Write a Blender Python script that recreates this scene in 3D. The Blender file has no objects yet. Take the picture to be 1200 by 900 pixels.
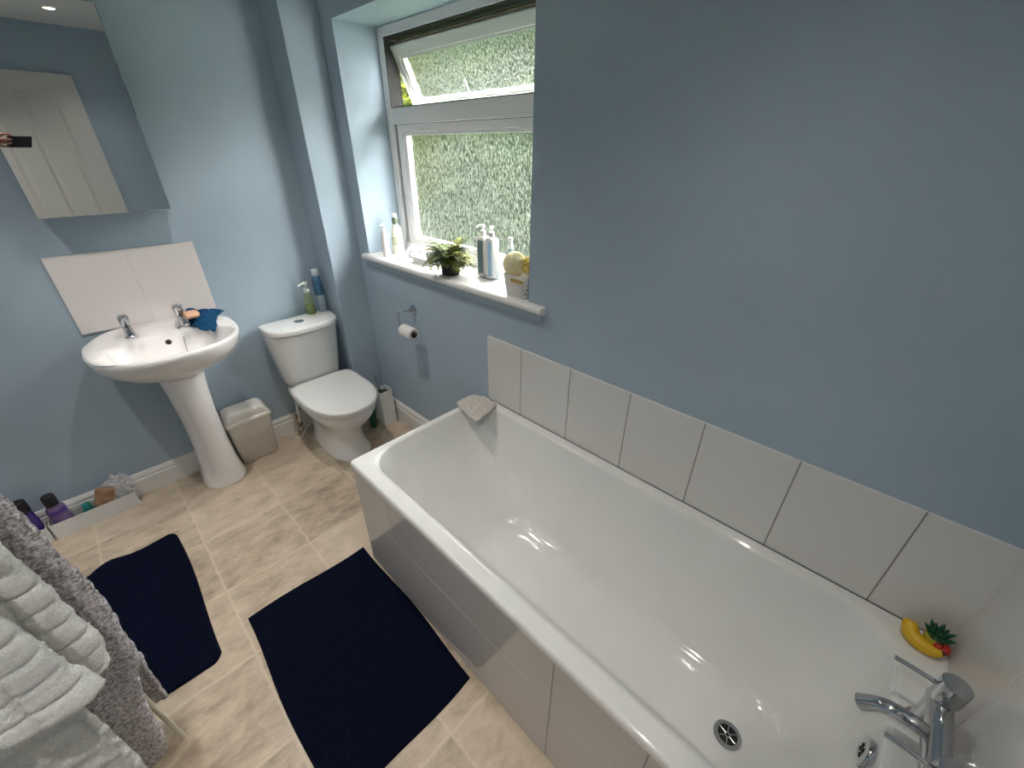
import bpy, bmesh, math, random
from mathutils import Vector, Matrix, noise
R = math.radians
S = bpy.context.scene
COL = S.collection
random.seed(7)

# ------------------------------------------------------------------ camera, sky, exposure
cam = bpy.data.objects.new('camera', bpy.data.cameras.new('camera'))
COL.objects.link(cam)
yaw, pitch, roll = .8071, -.5168, .0057
fw = Vector((math.sin(yaw)*math.cos(pitch), math.cos(yaw)*math.cos(pitch), math.sin(pitch)))
r0 = Vector((math.cos(yaw), -math.sin(yaw), 0)); u0 = r0.cross(fw)
rt = math.cos(roll)*r0 + math.sin(roll)*u0; up = -math.sin(roll)*r0 + math.cos(roll)*u0
cam.matrix_world = Matrix(((rt.x, up.x, -fw.x, -1.1588), (rt.y, up.y, -fw.y, -2.5414), (rt.z, up.z, -fw.z, 1.6034), (0, 0, 0, 1)))
cam.data.sensor_width = 36; cam.data.lens = 482.59/1200*36; cam.data.clip_start = .01
S.camera = cam
SKY, LAMP, EXPO = 57.0, 22.8, 0.0
w = bpy.data.worlds.new('sky'); S.world = w; w.use_nodes = True
w.node_tree.nodes['Background'].inputs[0].default_value = (1, .975, .985, 1)
w.node_tree.nodes['Background'].inputs[1].default_value = SKY
vs = S.view_settings
vs.view_transform = 'Standard'; vs.look = 'None'; vs.gamma = 1; vs.use_curve_mapping = False; vs.exposure = EXPO
S.cycles.max_bounces = 12; S.cycles.diffuse_bounces = 8; S.cycles.transparent_max_bounces = 12; S.cycles.sample_clamp_indirect = 0
pl = bpy.data.lights.new('daylight_portal', 'AREA'); pl.shape = 'RECTANGLE'; pl.size = 1.2; pl.size_y = 1.02
pl.cycles.is_portal = True
po = bpy.data.objects.new('daylight_portal', pl); COL.objects.link(po)
po.location = (.205, -.916, 1.6); po.rotation_euler = (0, R(90), 0)
po.rotation_euler = Matrix(((0, 0, 1), (-1, 0, 0), (0, -1, 0))).to_euler()   # local -Z looks into the room (-x)

# ------------------------------------------------------------------ helpers
def mat(name, col, rough=.5, metal=0, var=0, vscale=6, bump=0, bscale=40, coat=0, spec=.5, trans=0, ior=1.45, emit=0, stretch=(1, 1, 1), col2=None):
    m = bpy.data.materials.new(name); m.use_nodes = True
    nt = m.node_tree; b = nt.nodes['Principled BSDF']
    c = (*col, 1)
    b.inputs['Base Color'].default_value = c; b.inputs['Roughness'].default_value = rough
    b.inputs['Metallic'].default_value = metal; b.inputs['Coat Weight'].default_value = coat
    b.inputs['Specular IOR Level'].default_value = spec; b.inputs['Transmission Weight'].default_value = trans; b.inputs['IOR'].default_value = ior
    if emit:
        b.inputs['Emission Color'].default_value = c; b.inputs['Emission Strength'].default_value = emit
    if var or bump:
        tc = nt.nodes.new('ShaderNodeTexCoord'); mp = nt.nodes.new('ShaderNodeMapping'); mp.inputs['Scale'].default_value = stretch
        nt.links.new(tc.outputs['Object'], mp.inputs[0])
    if var:
        n = nt.nodes.new('ShaderNodeTexNoise'); n.inputs['Scale'].default_value = vscale; n.inputs['Detail'].default_value = 6
        nt.links.new(mp.outputs[0], n.inputs['Vector'])
        mx = nt.nodes.new('ShaderNodeMix'); mx.data_type = 'RGBA'
        rp = nt.nodes.new('ShaderNodeMapRange'); rp.inputs[1].default_value = .3; rp.inputs[2].default_value = .7
        nt.links.new(n.outputs['Fac'], rp.inputs[0]); nt.links.new(rp.outputs[0], mx.inputs[0])
        mx.inputs[6].default_value = c
        mx.inputs[7].default_value = (*col2, 1) if col2 else (*[min(1, v*(1+var)) for v in col], 1)
        if not col2: mx.inputs[6].default_value = (*[v*(1-var) for v in col], 1)
        nt.links.new(mx.outputs[2], b.inputs['Base Color'])
    if bump:
        n2 = nt.nodes.new('ShaderNodeTexNoise'); n2.inputs['Scale'].default_value = bscale; n2.inputs['Detail'].default_value = 4
        nt.links.new(mp.outputs[0], n2.inputs['Vector'])
        bp = nt.nodes.new('ShaderNodeBump'); bp.inputs['Strength'].default_value = bump; bp.inputs['Distance'].default_value = .004
        nt.links.new(n2.outputs['Fac'], bp.inputs['Height']); nt.links.new(bp.outputs[0], b.inputs['Normal'])
    return m

def obj(name, bm, m, parent=None, smooth=True, bevel=0, sub=0, recalc=True, angle=40, thick=0):
    if recalc: bmesh.ops.recalc_face_normals(bm, faces=bm.faces)
    me = bpy.data.meshes.new(name); bm.to_mesh(me); bm.free()
    for mm in (m if isinstance(m, (list, tuple)) else [m]): me.materials.append(mm)
    o = bpy.data.objects.new(name, me); COL.objects.link(o)
    if parent: o.parent = parent
    if smooth:
        for p in me.polygons: p.use_smooth = True
        if angle < 180: me.set_sharp_from_angle(angle=R(angle))
    if thick:
        md = o.modifiers.new('thick', 'SOLIDIFY'); md.thickness = thick; md.offset = 0
    if bevel:
        md = o.modifiers.new('bevel', 'BEVEL'); md.width = bevel; md.segments = 3; md.limit_method = 'ANGLE'; md.angle_limit = R(35)
        md.harden_normals = False
    if sub:
        md = o.modifiers.new('sub', 'SUBSURF'); md.levels = sub; md.render_levels = sub
    return o

def thing(name, label, cat, loc=(0, 0, 0), group=None, rot=(0, 0, 0)):
    o = bpy.data.objects.new(name, None); COL.objects.link(o); o.location = loc; o.rotation_euler = rot
    o.empty_display_size = .05
    return tag(o, label, cat, group)
def tag(o, label, cat, group=None):
    o['label'] = label; o['category'] = cat
    if group: o['group'] = group
    return o
def struct(o, label=None):
    o['kind'] = 'structure'
    if label: o['label'] = label
    return o

def bx(bm, x0, x1, y0, y1, z0, z1, mi=0):
    v = [bm.verts.new((x, y, z)) for z in (z0, z1) for y in (y0, y1) for x in (x0, x1)]
    for f in ((0, 2, 3, 1), (4, 5, 7, 6), (0, 1, 5, 4), (2, 6, 7, 3), (0, 4, 6, 2), (1, 3, 7, 5)):
        bm.faces.new([v[i] for i in f]).material_index = mi
    return bm
def box(*a): return bx(bmesh.new(), *a)
def loft(rings, cap0=True, cap1=True, bm=None, mi=0):
    bm = bm or bmesh.new()
    vs_ = [[bm.verts.new(p) for p in r] for r in rings]
    n = len(rings[0])
    for a, b in zip(vs_, vs_[1:]):
        for i in range(n):
            bm.faces.new((a[i], a[(i+1) % n], b[(i+1) % n], b[i])).material_index = mi
    if cap0: bm.faces.new(vs_[0][::-1]).material_index = mi
    if cap1: bm.faces.new(vs_[-1]).material_index = mi
    return bm
def ring(cx, cy, z, hx, hyf, hyb=None, pf=2, pb=None, n=48):
    """closed outline; +y half uses hyb/pb, -y half hyf/pf (superellipse)"""
    hyb = hyf if hyb is None else hyb; pb = pf if pb is None else pb
    out = []
    for i in range(n):
        t = 2*math.pi*i/n; c, s = math.cos(t), math.sin(t)
        p, hy = (pb, hyb) if s > 0 else (pf, hyf)
        out.append(Vector((cx + hx*math.copysign(abs(c)**(2/p), c), cy + hy*math.copysign(abs(s)**(2/p), s), z)))
    return out
def rrect(x0, x1, y0, y1, r, z, m=8, s=6):
    out = []
    r = min(r, (x1-x0)/2-1e-4, (y1-y0)/2-1e-4)
    cs = [(x1-r, y1-r, 0), (x0+r, y1-r, 90), (x0+r, y0+r, 180), (x1-r, y0+r, 270)]
    for k, (cx, cy, a) in enumerate(cs):
        arc = [Vector((cx + r*math.cos(R(a+90*i/m)), cy + r*math.sin(R(a+90*i/m)), z)) for i in range(m+1)]
        out += arc
        nx, ny, na = cs[(k+1) % 4]
        nxt = Vector((nx + r*math.cos(R(na)), ny + r*math.sin(R(na)), z))
        for i in range(1, s): out.append(arc[-1].lerp(nxt, i/s))
    return out
def catmull(P, n):
    out = []
    for i in range(len(P)-1):
        a, b, c, d = P[max(i-1, 0)], P[i], P[i+1], P[min(i+2, len(P)-1)]
        for k in range(n):
            t = k/n
            out.append(tuple(.5*((2*q)+(r_-p)*t+(2*p-5*q+4*r_-s_)*t*t+(3*q-p-3*r_+s_)*t**3) for p, q, r_, s_ in zip(a, b, c, d)))
    out.append(tuple(P[-1])); return out
def lathe(prof, c=(0, 0, 0), n=28, bm=None, mi=0, axis=None, sx=1, sy=1, cap=True):
    """profile [(r, z)]; axis: direction the z runs along"""
    M = Matrix.Translation(Vector(c))
    if axis is not None: M = M @ Vector((0, 0, 1)).rotation_difference(Vector(axis)).to_matrix().to_4x4()
    rings = [[M @ Vector((max(r, 1e-5)*sx*math.cos(2*math.pi*i/n), max(r, 1e-5)*sy*math.sin(2*math.pi*i/n), z)) for i in range(n)] for r, z in prof]
    return loft(rings, cap, cap, bm, mi)
def tube(pts, r, n=12, bm=None, mi=0, cap=True):
    pts = [Vector(p) for p in pts]; rs = r if isinstance(r, (list, tuple)) else [r]*len(pts)
    t0 = (pts[1]-pts[0]).normalized()
    nrm = t0.orthogonal().normalized(); rings = []
    for i, p in enumerate(pts):
        t = (pts[min(i+1, len(pts)-1)]-pts[max(i-1, 0)]).normalized()
        nrm = (nrm - t*nrm.dot(t)).normalized(); b = t.cross(nrm)
        rings.append([p + rs[i]*(math.cos(2*math.pi*k/n)*nrm + math.sin(2*math.pi*k/n)*b) for k in range(n)])
    return loft(rings, cap, cap, bm, mi)
def blob(c, rx, ry, rz, bm=None, mi=0, rot=None, n=20, m=12):
    rot = rot or Matrix.Identity(3); c = Vector(c)
    rings = [[c + rot @ Vector((rx*math.sin(a)*math.cos(2*math.pi*i/n), ry*math.sin(a)*math.sin(2*math.pi*i/n), rz*math.cos(a))) for i in range(n)]
             for a in [max(1e-3, math.pi*j/m) if j < m else math.pi-1e-3 for j in range(m+1)]]
    return loft(rings, True, True, bm, mi)
def grid(nu, nv, f, bm=None, mi=0):
    bm = bm or bmesh.new()
    v = [[bm.verts.new(f(i/nu, j/nv)) for j in range(nv+1)] for i in range(nu+1)]
    for i in range(nu):
        for j in range(nv):
            bm.faces.new((v[i][j], v[i+1][j], v[i+1][j+1], v[i][j+1])).material_index = mi
    return bm
def tilesheet(us, vs_, P, g=.0035, b=.0012, h=.007, groove=.0045):
    """one connected sheet of tiles; us, vs_ = tile borders; P(u, v, height) -> point"""
    def prof(e):
        o = []
        for a, c in zip(e, e[1:]):
            o += [(a+g/2, 0), (a+g/2+b, 1), (c-g/2-b, 1), (c-g/2, 0)]
        o[0] = (e[0], 0); o[1] = (e[0]+b, 1); o[-2] = (e[-1]-b, 1); o[-1] = (e[-1], 0)
        return o
    U, V = prof(us), prof(vs_)
    bm = bmesh.new()
    G = [[bm.verts.new(P(u, v, groove + (h-groove)*min(a, c))) for v, c in V] for u, a in U]
    for i in range(len(U)-1):
        for j in range(len(V)-1):
            f = bm.faces.new((G[i][j], G[i+1][j], G[i+1][j+1], G[i][j+1]))
            gu = U[i][1] == 0 and U[i+1][1] == 0; gv = V[j][1] == 0 and V[j+1][1] == 0
            f.material_index = 1 if (gu or gv) else 0
    edge = [G[i][0] for i in range(len(U))] + [G[-1][j] for j in range(1, len(V))] + [G[i][-1] for i in range(len(U)-2, -1, -1)] + [G[0][j] for j in range(len(V)-2, 0, -1)]
    uv = [(U[i][0], V[0][0]) for i in range(len(U))] + [(U[-1][0], V[j][0]) for j in range(1, len(V))] + [(U[i][0], V[-1][0]) for i in range(len(U)-2, -1, -1)] + [(U[0][0], V[j][0]) for j in range(len(V)-2, 0, -1)]
    bk = [bm.verts.new(P(u, v, 0)) for u, v in uv]
    n = len(edge)
    for i in range(n): bm.faces.new((edge[i], edge[(i+1) % n], bk[(i+1) % n], bk[i]))
    bm.faces.new(bk)
    return bm
N3 = lambda x, y, z: noise.noise(Vector((x, y, z)))

# ------------------------------------------------------------------ materials
paint = mat('blue_wall_paint', (.385, .480, .565), .55, var=.03, vscale=3, bump=.10, bscale=60)
ceilw = mat('ceiling_white', (.80, .80, .78), .8)
gloss = mat('white_gloss_wood', (.80, .785, .76), .3)
sillm = mat('white_sill_gloss', (.82, .80, .78), .28)
upvc = mat('white_upvc', (.90, .885, .87), .28)
seal = mat('black_seal', (.02, .02, .02), .6)
ceram = mat('white_ceramic', (.80, .80, .785), .12, coat=.3)
basinm = mat('white_basin_ceramic', (.92, .89, .88), .12, coat=.3)
enamel = mat('bath_enamel', (.76, .76, .74), .07, coat=.4, var=.02, vscale=9)
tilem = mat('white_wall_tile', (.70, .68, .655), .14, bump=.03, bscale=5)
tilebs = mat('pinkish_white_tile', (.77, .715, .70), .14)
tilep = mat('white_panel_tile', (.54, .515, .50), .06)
grout = mat('grey_grout', (.27, .26, .25), .8)
groutw = mat('white_grout', (.72, .70, .68), .7)
chrome = mat('chrome', (.56, .57, .59), .09, metal=1)
dchrome = mat('dull_chrome', (.5, .5, .52), .22, metal=1)
blk = mat('black_hole', (.012, .012, .012), .6)
mirr = mat('mirror_glass', (.74, .76, .76), .0, metal=1)
plast = mat('white_plastic', (.82, .82, .81), .3)
binm = mat('cream_bin_plastic', (.62, .58, .52), .4, var=.10, vscale=9, bump=.03)
doorm = mat('white_door_paint', (.62, .61, .575), .4)
navy = mat('navy_chenille', (.0016, .0026, .010), .95, var=1, col2=(.005, .0085, .026), vscale=210, bump=1, bscale=220, spec=.1)
greyt = mat('grey_terry', (.56, .53, .545), .95, var=.65, vscale=150, bump=1.0, bscale=260, spec=.1)
whitet = mat('white_terry', (.82, .82, .80), .95, var=.10, vscale=160, bump=.9, bscale=300, spec=.1)
bluet = mat('blue_cloth', (.012, .072, .165), .9, var=.5, vscale=120, bump=1, bscale=200, spec=.1)
beiget = mat('beige_cloth', (.58, .54, .50), .95, var=.18, vscale=90, bump=1, bscale=200, spec=.1)
# floor vinyl: square stone tiles with pale joints
def floor_mat():
    m = bpy.data.materials.new('stone_vinyl'); m.use_nodes = True; nt = m.node_tree; L = nt.links.new
    b = nt.nodes['Principled BSDF']; b.inputs['Roughness'].default_value = .42
    def nd(t, **k):
        n = nt.nodes.new(t)
        for a, v in k.items(): setattr(n, a, v)
        return n
    def math_(op, a, b_=None):
        n = nd('ShaderNodeMath', operation=op)
        for i, v in enumerate((a, b_)):
            if v is None: continue
            if isinstance(v, (int, float)): n.inputs[i].default_value = v
            else: L(v, n.inputs[i])
        return n.outputs[0]
    tc = nd('ShaderNodeTexCoord'); sp = nd('ShaderNodeSeparateXYZ'); L(tc.outputs['Object'], sp.inputs[0])
    wv = nd('ShaderNodeTexNoise'); wv.inputs['Scale'].default_value = 14; L(tc.outputs['Object'], wv.inputs['Vector'])
    wob = math_('MULTIPLY', math_('SUBTRACT', wv.outputs['Fac'], .5), .012)
    ux = math_('DIVIDE', math_('ADD', math_('ADD', sp.outputs[0], 1.210), wob), .3445)
    uy = math_('DIVIDE', math_('ADD', math_('ADD', sp.outputs[1], .605), wob), .3495)
    def edge(u, wd):
        f = math_('FRACT', u); d = math_('MINIMUM', f, math_('SUBTRACT', 1.0, f))
        n = nd('ShaderNodeMapRange'); n.inputs[1].default_value = 0; n.inputs[2].default_value = wd; n.inputs[3].default_value = 1; n.inputs[4].default_value = 0
        L(d, n.inputs[0]); return n.outputs[0]
    joint = math_('MAXIMUM', edge(ux, .022), edge(uy, .022))
    soft = math_('MAXIMUM', edge(ux, .16), edge(uy, .16))
    cell = nd('ShaderNodeCombineXYZ'); L(math_('FLOOR', ux), cell.inputs[0]); L(math_('FLOOR', uy), cell.inputs[1])
    wn = nd('ShaderNodeTexWhiteNoise', noise_dimensions='3D'); L(cell.outputs[0], wn.inputs['Vector'])
    add = nd('ShaderNodeVectorMath', operation='ADD'); sc = nd('ShaderNodeVectorMath', operation='MULTIPLY')
    sc.inputs[1].default_value = (9, 16, 1); L(tc.outputs['Object'], sc.inputs[0]); L(sc.outputs[0], add.inputs[0])
    c9 = nd('ShaderNodeVectorMath', operation='SCALE'); c9.inputs['Scale'].default_value = 9; L(wn.outputs['Color'], c9.inputs[0]); L(c9.outputs[0], add.inputs[1])
    ns = nd('ShaderNodeTexNoise'); ns.inputs['Scale'].default_value = 1; ns.inputs['Detail'].default_value = 9; ns.inputs['Roughness'].default_value = .68; L(add.outputs[0], ns.inputs['Vector'])
    rp = nd('ShaderNodeValToRGB'); e = rp.color_ramp.elements
    e[0].position = .265; e[0].color = (.34, .262, .195, 1); e[1].position = .735; e[1].color = (.70, .585, .455, 1)
    k = rp.color_ramp.elements.new(.5); k.color = (.565, .46, .345, 1)
    v = math_('ADD', ns.outputs['Fac'], math_('MULTIPLY', math_('SUBTRACT', wn.outputs['Value'], .45), .24))
    v = math_('ADD', v, math_('MULTIPLY', soft, .05))
    L(v, rp.inputs[0])
    mx = nd('ShaderNodeMix', data_type='RGBA'); L(math_('MULTIPLY', joint, .62), mx.inputs[0]); L(rp.outputs[0], mx.inputs[6]); mx.inputs[7].default_value = (.73, .63, .50, 1)
    L(mx.outputs[2], b.inputs['Base Color'])
    bp = nd('ShaderNodeBump'); bp.inputs['Strength'].default_value = .12; bp.inputs['Distance'].default_value = .003
    L(ns.outputs['Fac'], bp.inputs['Height']); L(bp.outputs[0], b.inputs['Normal'])
    return m
floorm = floor_mat()
def obscure_glass():
    m = bpy.data.materials.new('obscure_glass'); m.use_nodes = True; nt = m.node_tree; L = nt.links.new
    nt.nodes.remove(nt.nodes['Principled BSDF']); out = nt.nodes['Material Output']
    tc = nt.nodes.new('ShaderNodeTexCoord')
    def noise_(scale, zs, det, dist):
        mp = nt.nodes.new('ShaderNodeMapping'); mp.inputs['Scale'].default_value = (1, 1, zs); L(tc.outputs['Object'], mp.inputs[0])
        n = nt.nodes.new('ShaderNodeTexNoise'); n.inputs['Scale'].default_value = scale; n.inputs['Detail'].default_value = det; n.inputs['Distortion'].default_value = dist
        L(mp.outputs[0], n.inputs['Vector']); return n.outputs['Fac']
    def rng(v, a, b, c, d):
        r = nt.nodes.new('ShaderNodeMapRange'); r.inputs[1].default_value = a; r.inputs[2].default_value = b; r.inputs[3].default_value = c; r.inputs[4].default_value = d
        L(v, r.inputs[0]); return r.outputs[0]
    n = noise_(230, .26, 3, .8)
    bp = nt.nodes.new('ShaderNodeBump'); bp.inputs['Strength'].default_value = .35; bp.inputs['Distance'].default_value = .004; L(n, bp.inputs['Height'])
    mx = nt.nodes.new('ShaderNodeMix'); mx.data_type = 'RGBA'; L(rng(n, .40, .60, 0, 1), mx.inputs[0])
    mx.inputs[6].default_value = (.36, .38, .36, 1); mx.inputs[7].default_value = (.95, .95, .94, 1)
    tr = nt.nodes.new('ShaderNodeBsdfTransparent'); L(mx.outputs[2], tr.inputs[0])
    rf = nt.nodes.new('ShaderNodeBsdfRefraction'); rf.inputs['IOR'].default_value = 1.05; rf.inputs['Roughness'].default_value = .33; L(mx.outputs[2], rf.inputs[0]); L(bp.outputs[0], rf.inputs['Normal'])
    m0 = nt.nodes.new('ShaderNodeMixShader'); m0.inputs[0].default_value = .72; L(tr.outputs[0], m0.inputs[1]); L(rf.outputs[0], m0.inputs[2])
    tl = nt.nodes.new('ShaderNodeBsdfTranslucent'); tl.inputs[0].default_value = (.80, .88, .80, 1); L(bp.outputs[0], tl.inputs['Normal'])
    gl = nt.nodes.new('ShaderNodeBsdfGlossy'); gl.inputs['Roughness'].default_value = .15; L(bp.outputs[0], gl.inputs['Normal'])
    m1 = nt.nodes.new('ShaderNodeMixShader'); L(rng(n, .50, .64, .0, .09), m1.inputs[0]); L(m0.outputs[0], m1.inputs[1]); L(tl.outputs[0], m1.inputs[2])
    m2 = nt.nodes.new('ShaderNodeMixShader'); m2.inputs[0].default_value = .015; L(m1.outputs[0], m2.inputs[1]); L(gl.outputs[0], m2.inputs[2])
    L(m2.outputs[0], out.inputs[0])
    return m
oglass = obscure_glass()
def clear_mat(name, col, k=.75, rough=.05):
    m = bpy.data.materials.new(name); m.use_nodes = True; nt = m.node_tree; b = nt.nodes['Principled BSDF']
    b.inputs['Base Color'].default_value = (*col, 1); b.inputs['Roughness'].default_value = rough
    t = nt.nodes.new('ShaderNodeBsdfTransparent'); t.inputs[0].default_value = (*col, 1)
    x = nt.nodes.new('ShaderNodeMixShader'); x.inputs[0].default_value = 1-k
    nt.links.new(t.outputs[0], x.inputs[1]); nt.links.new(b.outputs[0], x.inputs[2]); nt.links.new(x.outputs[0], nt.nodes['Material Output'].inputs[0])
    return m

# ------------------------------------------------------------------ room shell
XL, YE, H = -2.15, -2.932, 2.40
WY0, WY1, WZ0, WZ1, WD = -.315, -1.5175, 1.06, 2.1045, .217
struct(obj('floor', box(XL-.15, .02, YE-.15, .15, -.1, 0), floorm, smooth=False))
struct(obj('ceiling', box(XL-.15, .35, YE-.15, .15, H, H+.1), ceilw, smooth=False))
struct(obj('wall_back', box(XL-.15, .35, 0, .15, 0, H), paint, smooth=False))
struct(obj('wall_left', box(XL-.15, XL, YE-.15, 0, 0, H), paint, smooth=False))
struct(obj('wall_end', box(XL-.15, .35, YE-.15, YE, 0, H), paint, smooth=False))
bm = bmesh.new()                                  # window wall, one body with the window hole
ys, zs = [0, WY0, WY1, YE], [0, WZ0, WZ1, H]
V = {(i, j, k): bm.verts.new((.318*k, ys[i], zs[j])) for i in range(4) for j in range(4) for k in (0, 1)}
for k in (0, 1):
    for i in range(3):
        for j in range(3):
            if (i, j) != (1, 1): bm.faces.new((V[i, j, k], V[i+1, j, k], V[i+1, j+1, k], V[i, j+1, k]))
for a, b in (((1, 1), (2, 1)), ((2, 1), (2, 2)), ((2, 2), (1, 2)), ((1, 2), (1, 1))):
    bm.faces.new((V[(*a, 0)], V[(*b, 0)], V[(*b, 1)], V[(*a, 1)]))
per = [(0, 0), (1, 0), (2, 0), (3, 0), (3, 1), (3, 2), (3, 3), (2, 3), (1, 3), (0, 3), (0, 2), (0, 1)]
for a, b in zip(per, per[1:]+per[:1]):
    bm.faces.new((V[(*a, 0)], V[(*b, 0)], V[(*b, 1)], V[(*a, 1)]))
ww = struct(obj('wall_window', bm, paint, smooth=False))
struct(obj('wall_corner_boxing', box(-.1783, 0, -.1998, 0, 0, H), paint, smooth=False, bevel=.004))
# outer brick reveal seen through the open light
brick = mat('brown_brick', (.028, .021, .018), .95, spec=.05, var=.3, vscale=20, bump=.5)
bm = bmesh.new(); bx(bm, .352, .47, WY1-.1, WY0+.1, 2.058, WZ1+.12); bx(bm, .2845, .352, WY1+.001, WY0-.001, 2.058, WZ1-.001)
bx(bm, .2845, .3185, -.324, -.3158, 1.07, 2.0575); bx(bm, .2845, .38, -1.5165, -.3265, 1.0615, 1.078)
struct(obj('trim_1', bm, brick, smooth=False), 'brown brick lintel over the window outside')
# skirting boards, moulded profile swept along the wall
def skirting(name, P, h=.128):
    prof = [(0, 0), (.016, 0), (.016, h*.70), (.012, h*.73), (.012, h*.80), (.014, h*.83), (.011, h*.92), (.004, h), (0, h)]
    rings = [[P(t, d, z) for d, z in prof] for t in (0, 1)]
    return struct(obj(name, loft(rings), gloss, angle=20))
skirting('baseboard_back', lambda t, d, z: (XL + t*(-.1783-XL), -d, z))
skirting('baseboard_window', lambda t, d, z: (-d, -.1998 + t*(-1.255+.1998), z), .15)
skirting('baseboard_left', lambda t, d, z: (XL+d, YE+t*(-YE), z))
# window sill: nosed board on a small apron moulding
bm = bmesh.new()
prof = [(.217, 1.0625), (-.018, 1.0625), (-.030, 1.066), (-.036, 1.0775), (-.030, 1.089), (-.018, 1.0925), (.217, 1.0925)]
rec = loft([[(x, y, z) for x, z in prof] for y in (-.3155, -1.517)])
struct(obj('trim_2', rec, sillm, angle=60), 'white window sill board')
prof = [(-.0005, 1.0625), (-.018, 1.0625), (-.030, 1.066), (-.036, 1.0775), (-.030, 1.089), (-.018, 1.0925), (-.0005, 1.0925)]
b3 = bmesh.new()
for a, b in ((-.285, -.3155), (-1.517, -1.605)): loft([[(x, y, z) for x, z in prof] for y in (a, b)], bm=b3)
struct(obj('trim_3', b3, sillm, angle=60), 'nosing horns of the white window sill')
struct(obj('trim_4', loft([[(x, y, z) for x, z in ((0, 1.0615), (-.022, 1.0615), (-.016, 1.045), (-.012, 1.03), (0, 1.026))] for y in (-.295, -1.597)]), paint, angle=60), 'painted moulding under the window sill')

# ------------------------------------------------------------------ window: frame, fixed lower light, top-hung open sash
win = struct(thing('window_1', 'white window with obscure glass, its top light propped open', 'window', (0, 0, 0)))
def rect_frame(x0, x1, ya, yb, za, zb, wy, wz0, wz1):
    bm = bmesh.new()
    o = [(ya, za), (yb, za), (yb, zb), (ya, zb)]; i_ = [(ya-wy, za+wz0), (yb+wy, za+wz0), (yb+wy, zb-wz1), (ya-wy, zb-wz1)]
    r = [[bm.verts.new((x, *p)) for p in q] for x, q in ((x0, o), (x0, i_), (x1, i_), (x1, o))]
    for a in range(4):
        A, B = r[a], r[(a+1) % 4]
        for k in range(4): bm.faces.new((A[k], A[(k+1) % 4], B[(k+1) % 4], B[k]))
    return bm
obj('frame', rect_frame(.217, .283, -.3155, -1.517, 1.0925, 2.1045, .049, .045, .041), upvc, win, smooth=False, bevel=.004)
obj('transom', box(.2172, .282, -1.468, -.3645, 1.714, 1.785), upvc, win, smooth=False, bevel=.004)
obj('sash_frame', rect_frame(.224, .275, -.386, -1.447, 1.113, 1.712, .045, .040, .032), upvc, win, smooth=False, bevel=.003)
obj('glazing_bead', rect_frame(.228, .262, -.4325, -1.4005, 1.154, 1.679, .024, .022, .015), upvc, win, smooth=False, bevel=.003)
obj('seal', rect_frame(.236, .27, -.362, -1.471, 1.135, 1.714, .026, .02, .02), seal, win, smooth=False)
gp = obj('pane', box(.236, .252, -1.380, -.455, 1.174, 1.668), oglass, win, smooth=False); gp['label'] = 'lower pane of green-tinged obscure glass'
def opened(bm):                                      # swing the sash outwards about its top edge
    M = Matrix.Translation((.247, 0, 2.033)) @ Matrix.Rotation(R(-24), 4, 'Y')
    bmesh.ops.transform(bm, matrix=M, verts=bm.verts); return bm
sash = obj('open_sash', opened(rect_frame(0, .045, -.367, -1.466, -.283, 0, .046, .040, .046)), upvc, win, smooth=False, bevel=.003)
obj('bead', opened(rect_frame(.004, .034, -.4125, -1.4205, -.2435, -.0455, .014, .012, .012)), upvc, sash, smooth=False, bevel=.002)
obj('pane', opened(box(.011, .026, -1.41, -.424, -.234, -.055)), oglass, sash, smooth=False)
hb = tube([(.0, -.868, -.262), (-.022, -.868, -.262), (-.026, -.862, -.24), (-.022, -.850, -.165)], [.008, .008, .007, .005], 10)
obj('handle', opened(hb), upvc, sash)
obj('stay', opened(box(.046, .052, -.366, -.352, -.24, -.02)), dchrome, sash, smooth=False)
bm = bmesh.new(); bx(bm, .268, .2825, -1.467, -.3655, 1.7855, 1.79); 
obj('rebate_seal', rect_frame(.2185, .2828, -.3642, -1.4685, 1.7848, 2.0637, .004, .003, .004), seal, win, smooth=False)

# garden beyond the glass: leafy hedge on a lawn
def hedge():
    bm = bmesh.new(); rnd = random.Random(3)
    for k in range(7500):
        y = rnd.uniform(-3.6, 9.5); z = rnd.uniform(.0, 3.5 + .2*N3(y*1.3, 2, 0)); x = 3.6 + .25*N3(y*1.7, z*1.7, 5) + rnd.uniform(0, .22) + .12*abs(z-1.2)
        s = rnd.uniform(.06, .13)
        M = Matrix.Translation((x, y, z)) @ Matrix.Rotation(rnd.uniform(0, 6.28), 4, 'X') @ Matrix.Rotation(rnd.uniform(-.9, .9), 4, 'Y') @ Matrix.Rotation(rnd.uniform(-.9, .9), 4, 'Z')
        c = [(0, 0, -s), (.006, s*.5, -s*.1), (-.004, 0, s), (.006, -s*.5, -s*.1)]
        v = [bm.verts.new(M @ Vector(p)) for p in c]
        f = bm.faces.new((v[0], v[1], v[2])); g = bm.faces.new((v[0], v[2], v[3]))
        mi = rnd.choice((0, 0, 1, 2)); f.material_index = g.material_index = mi
    return bm
lf = [mat('leaf_green', (.018, .029, .016), .7, spec=.05), mat('leaf_yellow_green', (.036, .045, .023), .7, spec=.05), mat('leaf_dark_green', (.011, .019, .012), .7, spec=.05)]
hd = tag(obj('garden_hedge', hedge(), lf, smooth=False, recalc=False), 'leafy green hedge in the garden outside the window', 'hedge'); hd['kind'] = 'stuff'
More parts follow.
